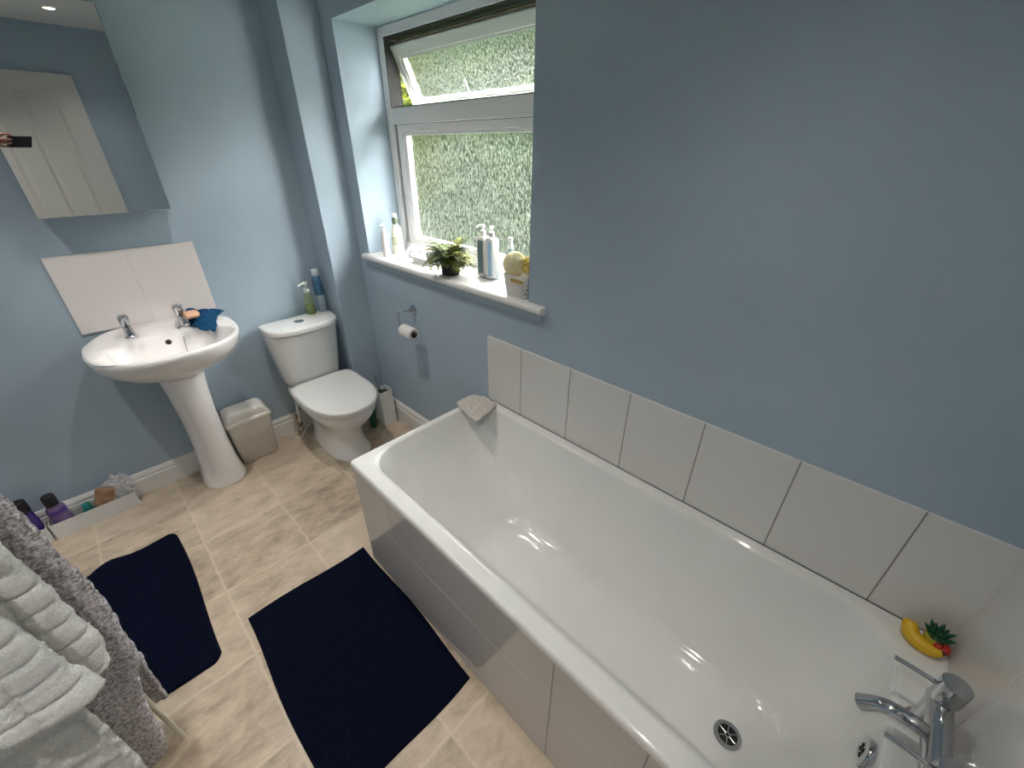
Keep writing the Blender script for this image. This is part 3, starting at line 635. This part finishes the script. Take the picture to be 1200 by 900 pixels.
# potted fern
pf = thing('potted_fern', 'small bushy fern in a black pot on the window sill', 'plant', (.045, -.985, SZ))
obj('pot', lathe([(.038, 0), (.041, .003), (.046, .066), (.049, .068), (.049, .078), (.045, .078), (.043, .066), (.001, .064)], n=32), mat('black_pot', (.014, .014, .014), .35), pf)
obj('soil', lathe([(.0395, .0645), (.0395, .067), (.02, .070), (.001, .071)], n=20), mat('soil', (.03, .02, .014), 1), pf)
def fern(seed, count, longest=None):
    bm = bmesh.new(); rnd = random.Random(seed)
    for k in range(count):
        a = rnd.uniform(0, 6.283); L = rnd.uniform(.075, .135); lift = rnd.uniform(.35, 1.35); droop = rnd.uniform(.4, 1.5)
        if k == 0: a, L, lift, droop = R(78), .165, .75, .55
        if k == 1: a, L, lift, droop = R(-60), .13, .7, 1.2
        pts = []
        for i in range(13):
            t = i/12; e = lift - t*droop*1.6
            if i == 0: p = Vector((.012*math.cos(a), .012*math.sin(a), .068))
            else: p = pts[-1] + Vector((math.cos(a)*math.cos(e), math.sin(a)*math.cos(e), math.sin(e)))*(L/12)
            if p.x > .165: p.x = .165
            p.z = max(p.z, .034) if (p.x**2+p.y**2)**.5 > .05 else max(p.z, .07)
            pts.append(p)
        mi = 0 if rnd.random() < .55 else (1 if rnd.random() < .6 else 2)
        tube(pts, [.0011]*12+[.0004], 5, bm, mi)
        sd = Vector((-math.sin(a), math.cos(a), 0))
        for i in range(1, 13):
            t = i/12; w = .026*math.sin(math.pi*min(1, .15+t*.85))**.8+.003
            d = (pts[i]-pts[i-1]).normalized(); nn = sd.cross(d)
            for sgn in (1, -1):
                b0 = pts[i]; tip = b0 + sd*sgn*w + d*w*.35 - nn*w*.18*rnd.uniform(.2, 1.8)
                m1 = b0.lerp(tip, .45) + d*.0056; m2 = b0.lerp(tip, .5) - d*.0050; up_ = nn*.0016
                v = [bm.verts.new(q) for q in (b0, m1, tip, m2, b0.lerp(tip, .5)+up_)]
                for q in ((0, 1, 4), (1, 2, 4), (2, 3, 4), (3, 0, 4)): bm.faces.new([v[z] for z in q]).material_index = mi
    return bm
obj('fronds', fern(5, 84), [mat('fern_green', (.11, .15, .03), .5), mat('fern_yellow_backlit', (.44, .44, .13), .5), mat('fern_dark', (.045, .075, .03), .5)], pf, recalc=False)  # yellow fronds coloured lighter, standing in for window light coming through them
# wire rack with two pump bottles
rk = thing('wire_caddy', 'small chrome wire caddy holding two pump bottles on the sill', 'caddy', (.125, -1.158, SZ))
wr = bmesh.new()
for z in (.006, .022):
    pp = rrect(-.034, .034, -.062, .062, .014, z, 4, 2); tube(pp+[pp[0]], .0017, 8, wr)
for x in (-.018, 0, .018): tube([(x, -.062, .006), (x, .062, .006)], .0014, 6, wr)
for x in (-.034, .034):
    for y in (-.04, .04): tube([(x, y, .0045), (x, y, .022)], .0015, 6, wr)
for x in (-.028, .028):
    for y in (-.052, .052): blob((x, y, .0035), .0035, .0035, .0035, wr, n=8, m=6)
obj('rack', wr, chrome, rk)
def sq(hx, hy, z, r=.008): return rrect(-hx, hx, -hy, hy, r, z, 4, 2)
for (y, lab, mm, sl) in ((-1.131, 'tall white pump bottle with grey side label, left one in the wire caddy', mat('grey_label', (.16, .24, .25), .4), R(180)), (-1.186, 'tall white pump bottle with pale blue side, right one in the wire caddy', mat('blue_label', (.40, .60, .80), .4), R(-90))):
    t = thing('hand_wash_bottle', lab, 'bottle', (.125, y, SZ+.008), 'hand wash bottles in the wire caddy')
    obj('body', loft([sq(.022, .022, 0), sq(.024, .024, .003), sq(.024, .024, .162), sq(.020, .020, .170), sq(.011, .011, .174, .01), sq(.010, .010, .178, .0099)]), wb, t, angle=40)
    if sl == R(180): lb = box(-.0245, -.0238, -.021, .014, .006, .158); 
    else: lb = box(-.0245, -.0238, -.022, .003, .012, .158)
    obj('label', lb, mm, t, smooth=False)
    obj('pump', pump(.176, .014, .006, .030, .013, .018, R(150 if sl == R(180) else 215), .010), plast, t)
bottle('spray_bottle', 'clear blue spray bottle behind the yellow ball', 'bottle', (.170, -1.255, SZ),
       [(.022, 0), (.025, .003), (.025, .09), (.021, .115), (.012, .13), (.011, .138)], clear_mat('blue_spray', (.50, .70, .80), .45),
       [('spray_head', lathe([(.0125, .137), (.0125, .150), (.009, .153), (.009, .170), (.011, .171), (.011, .182), (.007, .185)], n=20), plast),
        ('band', lathe([(.0215, .108), (.0225, .108), (.0175, .124), (.0165, .124)], n=24), mat('slate_band', (.10, .16, .22), .4))])
# woven plastic basket with holes and a gold handle slot, with the yellow ball and bath lily
bk_ = thing('sponge_basket', 'white perforated basket with a gold handle slot at the right end of the sill', 'basket', (.048, -1.440, SZ))
bw = bmesh.new()
lay = [(0, 0), (.006, .0), (.012, .0), *[(.018+.010*i, 0) for i in range(6)], (.079, 0), (.086, 0)]
def bkr(z, off=0): k = z/.086; return rrect(-.044-.008*k+off, .044+.008*k-off, -.055-.010*k+off, .055+.010*k-off, .018, z, 5, 6)
loft([bkr(z) for z in (0, .002, .012, .03, .05, .07, .083, .0865)] + [bkr(.0865, .004), bkr(.07, .004), bkr(.03, .004), bkr(.006, .004)], True, True, bw)
def dots(name, col):
    m = mat(name, col, .45); nt = m.node_tree; L = nt.links.new; b = nt.nodes['Principled BSDF']
    tc = nt.nodes.new('ShaderNodeTexCoord'); mp = nt.nodes.new('ShaderNodeMapping'); mp.inputs['Rotation'].default_value = (R(45), R(0), 0); L(tc.outputs['Object'], mp.inputs[0])
    sx = nt.nodes.new('ShaderNodeSeparateXYZ'); L(tc.outputs['Object'], sx.inputs[0])
    def mth(op, a, b_=None):
        n = nt.nodes.new('ShaderNodeMath'); n.operation = op
        for i, v in enumerate((a, b_)):
            if v is None: continue
            if isinstance(v, (int, float)): n.inputs[i].default_value = v
            else: L(v, n.inputs[i])
        return n.outputs[0]
    s = mth('ADD', sx.outputs[0], sx.outputs[1]); z = sx.outputs[2]
    w1 = mth('SINE', mth('MULTIPLY', mth('ADD', s, z), 420)); w2 = mth('SINE', mth('MULTIPLY', mth('SUBTRACT', s, z), 420))
    k = mth('MULTIPLY', mth('GREATER_THAN', mth('ADD', w1, w2), 1.15), mth('LESS_THAN', z, .058))
    mx = nt.nodes.new('ShaderNodeMix'); mx.data_type = 'RGBA'; L(k, mx.inputs[0]); mx.inputs[6].default_value = (*col, 1); mx.inputs[7].default_value = (.10, .095, .085, 1)
    L(mx.outputs[2], b.inputs['Base Color']); return m
obj('weave', bw, dots('white_basket_plastic', (.76, .74, .69)), bk_, angle=50)
obj('handle_slot', loft([[(-.0530, y, z) for y, z in [(a.x, a.y) for a in rrect(-.050, .018, .061, .074, .006, 0, 4, 2)]], [(-.0500, y, z) for y, z in [(a.x, a.y) for a in rrect(-.050, .018, .061, .074, .006, 0, 4, 2)]]]), mat('gold_slot', (.52, .36, .10), .35), bk_, angle=40)
bl = tag(obj('bath_ball', blob((0, 0, 0), .047, .047, .047, n=36, m=24), mat('pale_yellow_sponge', (.86, .77, .46), .8, var=.08, vscale=40, bump=.4, bscale=120)), 'round pale yellow sponge ball on the basket on the sill', 'sponge')
bl.location = (.035, -1.410, SZ+.122)
def puff():
    bm = bmesh.new(); rnd = random.Random(2)
    def f(u, v):
        a, p = 6.28318*u, math.pi*(.02+.96*v)
        d = Vector((math.sin(p)*math.cos(a), math.sin(p)*math.sin(a), math.cos(p)))
        r = .036*(1+.16*math.sin(9*a+4*math.sin(5*p))*math.sin(p)+.10*N3(*(d*6)))
        return d*r*Vector((1, 1, 1)).x
    return grid(90, 50, f)
pz = tag(obj('bath_lily', puff(), mat('yellow_net', (.80, .60, .16), .7, bump=.6, bscale=200)), 'ruffled yellow bath lily in the basket behind the sponge ball', 'bath lily')
pz.location = (.060, -1.482, SZ+.124)

# ------------------------------------------------------------------ bath edge: face cloth and the toy
def cloth(u, v):
    A, B, C_, D_ = (Vector(q) for q in ((-.160, -1.215, .566), (-.050, -1.226, .573), (-.024, -1.368, .566), (-.186, -1.392, .552)))
    r = .06; uu, vv = u, v
    p = A.lerp(B, uu).lerp(D_.lerp(C_, uu), vv)
    e = math.sin(math.pi*u)*math.sin(math.pi*v)
    k = 1-.10*(abs(2*u-1)**3*abs(2*v-1)**3)
    c = Vector((-.105, -1.30, p.z)); p = c+(p-c)*k
    z = p.z + .010*e**.5 + .004*N3(u*5, v*5, 1) + .0018*N3(u*60, v*60, 2)
    return (p.x, p.y, z)
cl = tag(obj('face_cloth', grid(70, 70, cloth), beiget, thick=.008, angle=180), 'folded beige face cloth lying over the corner of the bath rim', 'face cloth')
dk = thing('bath_duck', 'yellow toy duck dressed as fruit in the corner of the bath rim', 'toy', (-.057, -2.887, BZ)); dk.scale = (.86,)*3
yel = mat('toy_yellow', (.72, .44, .02), .4); red = mat('toy_red', (.50, .03, .025), .4); grn = mat('toy_green', (.01, .085, .04), .45); brn = mat('toy_brown', (.05, .025, .015), .5)
bp_ = catmull([Vector(p) for p in [(.018, .052, .048), (.010, .050, .036), (-.004, .040, .022), (-.016, .020, .018), (-.022, -.004, .020), (-.020, -.022, .030)]], 5)
nb = len(bp_)
bn_ = obj('banana', tube(bp_, [.004+.0165*math.sin(math.pi*min(1, (.10+.86*i/(nb-1))))**.55 for i in range(nb)], 16), yel, dk)
obj('banana_tip', tube([(-.0205, -.018, .0275), (-.0195, -.027, .033)], [.0075, .005], 12), brn, bn_)
obj('head', blob((.012, -.004, .032), .022, .024, .026), mat('toy_olive_yellow', (.50, .42, .05), .4), dk)
cw = bmesh.new()
for k in range(14):
    a = R(360/14*k*1.0 + (13 if k % 2 else 0)); rr_ = .017 if k % 2 else .010; L_ = .030 if k % 2 == 0 else .020
    b0 = Vector((.012+rr_*math.cos(a), -.004+rr_*math.sin(a), .050)); tip = b0 + Vector((math.cos(a)*(.018 if k % 2 else .007), math.sin(a)*(.018 if k % 2 else .007), L_))
    tube([b0, b0.lerp(tip, .5)+Vector((0, 0, .003)), tip], [.0058, .0048, .0006], 8, cw)
lathe([(.020, .044), (.021, .050), (.012, .056), (.001, .057)], (.012, -.004, 0), 18, cw)
obj('pineapple_crown', cw, grn, dk)
bkk = bmesh.new(); blob((-.004, -.026, .034), .017, .0125, .0065, bkk); blob((-.006, -.025, .026), .015, .011, .0055, bkk)
obj('beak', bkk, red, dk)
obj('cherry', blob((-.014, -.010, .036), .0095, .0095, .0095), red, dk)
ey = bmesh.new(); blob((-.004, -.016, .046), .0035, .0035, .0045, ey)
obj('eye', ey, blk, dk)
obj('base', lathe([(.016, .0005), (.02, .002), (.021, .010), (.016, .016)], (.006, -.006, 0), 20), yel, dk)

# ------------------------------------------------------------------ floor: mats
def mat_mesh(corner, nu, nv, rows, h=.014):
    """corner(u, v) -> (x, y); tufted rows across"""
    def f(u, v):
        x, y = corner(u, v)
        e = min(u*nu, (1-u)*nu, v*nv, (1-v)*nv)/3; e = min(1, e)**.5 if e > 0 else 0
        z = .002 + h*e*(.62 + .22*abs(math.sin(math.pi*rows*v))**.7 + .22*N3(u*nu*.8, v*nv*.8, 3) + .12*N3(u*5, v*7, 8))
        return (x, y, z)
    return grid(nu, nv, f)
def m1(u, v):
    a = Vector((-1.193, -1.146)).lerp(Vector((-.700, -1.161)), u); b = Vector((-1.205, -1.935)).lerp(Vector((-.714, -1.925)), u)
    p = a.lerp(b, v); k = .006*math.sin(7*v+1)*(1-2*u) ; 
    if u > .7 and v < .12: p.x -= 0.0
    return (p.x+k, p.y+.006*math.sin(6*u))
def rounded(fn, r=.05):
    def g(u, v):
        # pull the grid corners in so the outline is rounded
        for cu in (0, 1):
            for cv in (0, 1):
                pass
        return fn(u, v)
    return g
tag(obj('bath_mat', mat_mesh(m1, 180, 280, 62), navy, angle=180), 'navy tufted bath mat on the floor beside the bath panel', 'mat', 'navy bath mats')
def m2(u, v):
    a = Vector((-1.80, -.500)).lerp(Vector((-1.288, -.432)), u); b = Vector((-1.80, -1.225)).lerp(Vector((-1.287, -1.240)), u)
    p = a.lerp(b, v); x, y = p
    bump = .045*math.exp(-((u-.52)/.13)**2)*(1-v)**6                # rucked far edge
    y += bump
    rx = .030*max(0, (u-.93)/.07)**2
    y += rx*(1 if v > .5 else -1)*abs(2*v-1)**8
    return (x + .008*math.sin(5*v)*u, y)
tag(obj('bath_mat', mat_mesh(m2, 180, 270, 58), navy, angle=180), 'navy tufted bath mat half under the hanging towels', 'mat', 'navy bath mats')

# ------------------------------------------------------------------ low white box tray with bottles along the skirting
wbox = mat('white_box_card', (.70, .69, .68), .45)
def tray_box(x0, x1, label, y0=-.092, y1=-.020, h=.082):
    bm = loft([rrect(x0, x1, y0, y1, .003, .001, 2, 1), rrect(x0, x1, y0, y1, .003, h, 2, 1), rrect(x0+.003, x1-.003, y0+.003, y1-.003, .002, h, 2, 1), rrect(x0+.003, x1-.003, y0+.003, y1-.003, .002, .004, 2, 1)])
    return tag(obj('storage_tray', bm, wbox, smooth=False), label, 'tray', 'white trays along the skirting')
tray_box(-1.682, -1.368, 'long white tray of toiletries on the floor against the skirting')
tray_box(-2.02, -1.690, 'white tray further left, mostly hidden behind the grey towel')
pur = clear_mat('purple_clear', (.38, .26, .50), .45, .2); dpur = mat('violet_plastic', (.07, .035, .22), .3); bcap = mat('black_cap', (.018, .014, .02), .4)
def toil(label, x, y, bodym, z=.005, w=.030, hb_=.105, capw=.02, caph=.045, capm=bcap, sy=.75, extra=None, rot=0):
    return bottle('shower_gel_bottle', label, 'bottle', (x, y, z), [(w*.9, 0), (w, .004), (w, hb_*.7), (w*.9, hb_*.9), (capw*.9, hb_)], bodym,
                  [('cap', lathe([(capw, hb_+.0005), (capw*1.02, hb_+.004), (capw, hb_+caph-.004), (capw*.85, hb_+caph), (.001, hb_+caph)], n=24), capm)] + (extra or []), sy=sy, rot=rot)
toil('lilac see-through bottle with dark cap in the long white tray', -1.634, -.056, pur, hb_=.160, w=.034, caph=.055, capw=.023,
     extra=[('band', lathe([(.0342, .118), (.0332, .140), (.032, .140), (.032, .118), (.0342, .118)], n=24, cap=False), dpur)])
toil('violet bottle with black cap standing left of the lilac bottle', -1.719, -.052, dpur, hb_=.175, w=.024, caph=.06, capw=.023)
toil('small teal bottle in the middle of the long white tray', -1.545, -.055, mat('teal_plastic', (.01, .20, .17), .4), hb_=.075, w=.024, caph=.025, capw=.016, capm=mat('teal_cap', (.02, .28, .24), .4))
pk = bmesh.new(); bx(pk, -.036, .036, -.014, .014, 0, .150)
pkt = tag(obj('toiletry_packet', pk, mat('brown_packet', (.20, .075, .03), .4, var=.6, vscale=35, col2=(.42, .30, .18)), bevel=.005), 'brown and orange packet tilted in the long white tray', 'packet')
pkt.location = (-1.505, -.068, .016); pkt.rotation_euler = (R(0), R(20), R(-6))
def bag():
    def f(u, v):
        a, p = 6.28318*u, math.pi*(.03+.94*v)
        d = Vector((math.sin(p)*math.cos(a), math.sin(p)*math.sin(a), math.cos(p)))
        r = 1+.30*N3(*(d*2.6+Vector((3, 1, 2))))+.16*N3(*(d*6.5))+.07*N3(*(d*15))
        return Vector((d.x*.060*r, d.y*.030*r, .110+d.z*.076*r))
    return grid(64, 40, f)
bg = tag(obj('plastic_bag', bag(), clear_mat('crumpled_film', (.93, .94, .95), .62, .15), angle=25), 'crumpled clear plastic bag spilling from the long white tray', 'bag')
bg.location = (-1.412, -.054, .004)

# ------------------------------------------------------------------ towel rack and towels at the left
rackm = mat('cream_enamel', (.66, .60, .50), .35)
tr = thing('towel_rack', 'cream metal towel rack under the hanging towels', 'towel rack', (-1.75, -1.45, 0))
RAILS = [(-1.318, 1.035), (-1.422, 1.035), (-1.478, 1.03), (-1.557, 1.0)]
def rel2(bm): return rel(bm, (-1.75, -1.45, 0))
for y, z in RAILS: obj('rail', rel2(tube([(-2.06, y, z), (-1.440, y, z)], .007, 12)), rackm, tr)
for x in (-1.452, -2.062):
    obj('leg', rel2(tube([(x, -1.407, .001), (x, -1.407, .02), (x-.022, -1.395, .52), (x, -1.375, 1.035)], .0072, 14)), rackm, tr)
    xi = -1.565 if x > -1.6 else -1.95
    obj('leg', rel2(tube([(xi, -1.508, .001), (xi, -1.508, 1.005)], .0085, 14)), rackm, tr)
    obj('crossbar', rel2(tube([(x, -1.30, 1.035), (x, -1.565, 1.0)], .007, 12)), rackm, tr)
def interp(tab, z):
    tab = sorted(tab)
    if z <= tab[0][0]: return tab[0][1]
    for (a, b), (c, d) in zip(tab, tab[1:]):
        if z <= c: return b+(d-b)*(z-a)/(c-a)
    return tab[-1][1]
def drape(rail, zb, zf, xb, xf, amp, puff=None, xl=-2.02, gap=.034, step=.006, fuzz=.0025, hemb=None, hemf=None, bow=None, fs=55, curl=.022):
    """towel over a rail: zb/zf hems back and front; xb/xf = tables z -> right-hand edge"""
    yr, zr = rail; r = gap
    Lb, Lf = zr-zb, zr-zf; arc = math.pi*r; T = Lb+arc+Lf
    nu = int(T/step); nv = int((-1.43-xl)/step)
    def f(u, v):
        s = u*T
        if s < Lb: q = -1; k = 1-s/Lb; z0 = zb + s; y0 = yr + r
        elif s < Lb+arc: q = 0; a = (s-Lb)/r; k = 0; z0 = zr + r*math.sin(a); y0 = yr + r*math.cos(a)
        else: q = 1; k = (s-Lb-arc)/Lf; z0 = zr-(s-Lb-arc); y0 = yr - r
        xr = interp(xb if q < 0 else xf, z0)
        x = xr + v*(xl-xr)
        if q < 0 and hemb: z0 += k**3*hemb(v)
        if q > 0 and hemf: z0 += k**3*hemf(v)
        fold = amp*k**.7*(math.sin(19*v+1.7*q)+.6*math.sin(41*v+2+q*2))*.6
        y = y0 + fold*(1 if q >= 0 else .5) + .012*k*N3(v*5, z0*4, 7+q)
        if bow and q > 0: y -= bow(k, v)
        d = fuzz*(N3(x*fs*2, s*fs*2, 4)*.8 + N3(x*fs*5, s*fs*5, 9)*.7)
        if puff:
            cu, cv = (s/puff[0]) % 1, ((x-xl)/puff[1]) % 1
            d += puff[2]*((1-abs(2*cu-1)**7)*(1-abs(2*cv-1)**7) - .5)
        nrm = 1 if q < 0 else -1
        if q == 0: return (x, y + d*math.cos((s-Lb)/r), z0 + d*math.sin((s-Lb)/r))
        edge = .004*N3(s*30, 3, 1)+.010*N3(s*7, 1, 5)
        e = max(0, 1-v*abs(xl+1.43)/curl)
        y += -nrm*curl*.8*(1-math.sqrt(max(0, 1-e*e)))
        return (x+edge*(1-v), y+nrm*d, z0)
    return grid(nu, nv, f)
g = drape((-1.370, 1.035), .10, .03, [(0, -1.49), (.06, -1.468), (.107, -1.446), (.378, -1.441), (.55, -1.445), (1, -1.455)],
          [(0, -1.497), (.11, -1.476), (.20, -1.466), (.39, -1.440), (.43, -1.412), (.56, -1.402), (.75, -1.402), (1.0, -1.418), (1.06, -1.424)], .012, gap=.068, fuzz=.006, curl=.010, fs=42)
tag(obj('bath_towel', g, greyt, thick=.012, angle=180), 'fluffy grey bath towel hanging furthest back on the towel rack', 'towel', 'towels on the rack')
g = drape(RAILS[2], .70, .535, [(0, -1.48), (1, -1.48)], [(0, -1.448), (.5, -1.446), (.624, -1.437), (.8, -1.440), (1, -1.455)], .006, (.058, .066, .014), gap=.018, fuzz=.003, curl=.03)
tag(obj('bath_towel', g, whitet, thick=.012, angle=180), 'white towel with a raised square pattern in front of the grey one', 'towel', 'towels on the rack')
g = drape(RAILS[3], .06, .575, [(0, -1.503), (.47, -1.503), (.6, -1.51), (1, -1.50)], [(0, -1.450), (.59, -1.450), (.67, -1.468), (.81, -1.484), (1, -1.50)], .005, (.060, .070, .014), gap=.023, fuzz=.003,
          hemf=lambda v: -.008 + .10*min(1, v*4)**1.3, bow=lambda k, v: .05*k*min(1, v*5), curl=.03)
tag(obj('bath_towel', g, whitet, thick=.014, angle=180), 'white squared towel nearest the camera, folded short over the rack', 'towel', 'towels on the rack')

# ------------------------------------------------------------------ the phone and the hand holding it, seen only in the mirror
PC = Vector((-1.1588, -2.5414, 1.6034))
def ph(a, b, d): return PC + a*rt + b*up - d*fw
def pbox(bm, a0, a1, b0, b1, d0, d1):
    v = [bm.verts.new(ph(a, b, d)) for d in (d0, d1) for b in (b0, b1) for a in (a0, a1)]
    for f in ((0, 2, 3, 1), (4, 5, 7, 6), (0, 1, 5, 4), (2, 6, 7, 3), (0, 4, 6, 2), (1, 3, 7, 5)): bm.faces.new([v[i] for i in f])
    return bm
phone = thing('phone', 'dark phone held up level, reflected in the mirror cabinet', 'phone')
pm = mat('phone_black', (.012, .012, .014), .25)
obj('phone_body', pbox(bmesh.new(), -.066, .106, -.008, .070, .0065, .0150), pm, phone, smooth=False, bevel=.0025)
cb = obj('camera_bump', pbox(bmesh.new(), -.012, .030, -.005, .034, .0045, .0063), pm, phone, smooth=False, bevel=.0006)
screen = mat('phone_screen', (.02, .03, .04), .08)
obj('screen', pbox(bmesh.new(), -.061, .101, -.004, .066, .0151, .0155), screen, phone, smooth=False)
def skin_mesh(name, chains, m, parent):
    bm = bmesh.new(); sk = bm.verts.layers.skin.verify(); cache = {}
    for ci, chain in enumerate(chains):
        prev = None
        for (p, r) in chain:
            key_ = tuple(round(c, 4) for c in p)
            if key_ not in cache:
                v = bm.verts.new(ph(*p)); v[sk].radius = (r, r); cache[key_] = v
                if ci == 0 and prev is None: v[sk].use_root = True
            v = cache[key_]
            if prev is not None and prev is not v and bm.edges.get((prev, v)) is None: bm.edges.new((prev, v))
            prev = v
    me = bpy.data.meshes.new(name); bm.to_mesh(me); bm.free(); me.materials.append(m)
    o = bpy.data.objects.new(name, me); COL.objects.link(o); o.parent = parent
    o.modifiers.new('skin', 'SKIN').use_smooth_shade = True
    sd = o.modifiers.new('sub', 'SUBSURF'); sd.levels = sd.render_levels = 2
    return o
person = thing('person', 'hand gripping the end of the phone, at the left edge of the mirror', 'person')
W0 = (-.165, -.030, .060); P0 = (-.120, .022, .040)
hand = [
    [((-.330, -.170, .150), .038), ((-.240, -.095, .100), .030), (W0, .023), (P0, .025)],
    [(P0, .025), ((-.104, .056, .030), .012), ((-.092, .082, .016), .0090), ((-.068, .086, .006), .0082), ((-.048, .080, .002), .0072)],
    [(P0, .025), ((-.108, .042, .022), .0125), ((-.094, .056, .000), .0092), ((-.072, .056, -.004), .0084), ((-.052, .054, -.002), .0072)],
    [(P0, .025), ((-.112, .022, .020), .012), ((-.096, .030, -.002), .0090), ((-.074, .031, -.005), .0082), ((-.055, .030, -.003), .0070)],
    [(P0, .025), ((-.114, .004, .024), .0105), ((-.098, .002, .004), .0078), ((-.080, .004, -.003), .0070), ((-.066, .006, -.003), .0060)],
    [(P0, .025), ((-.112, .012, .056), .0125), ((-.082, .024, .042), .0100), ((-.052, .032, .026), .0085)]]
skinm = mat('skin', (.52, .27, .20), .5, var=.06, vscale=60)
skin_mesh('hand', hand, skinm, person)
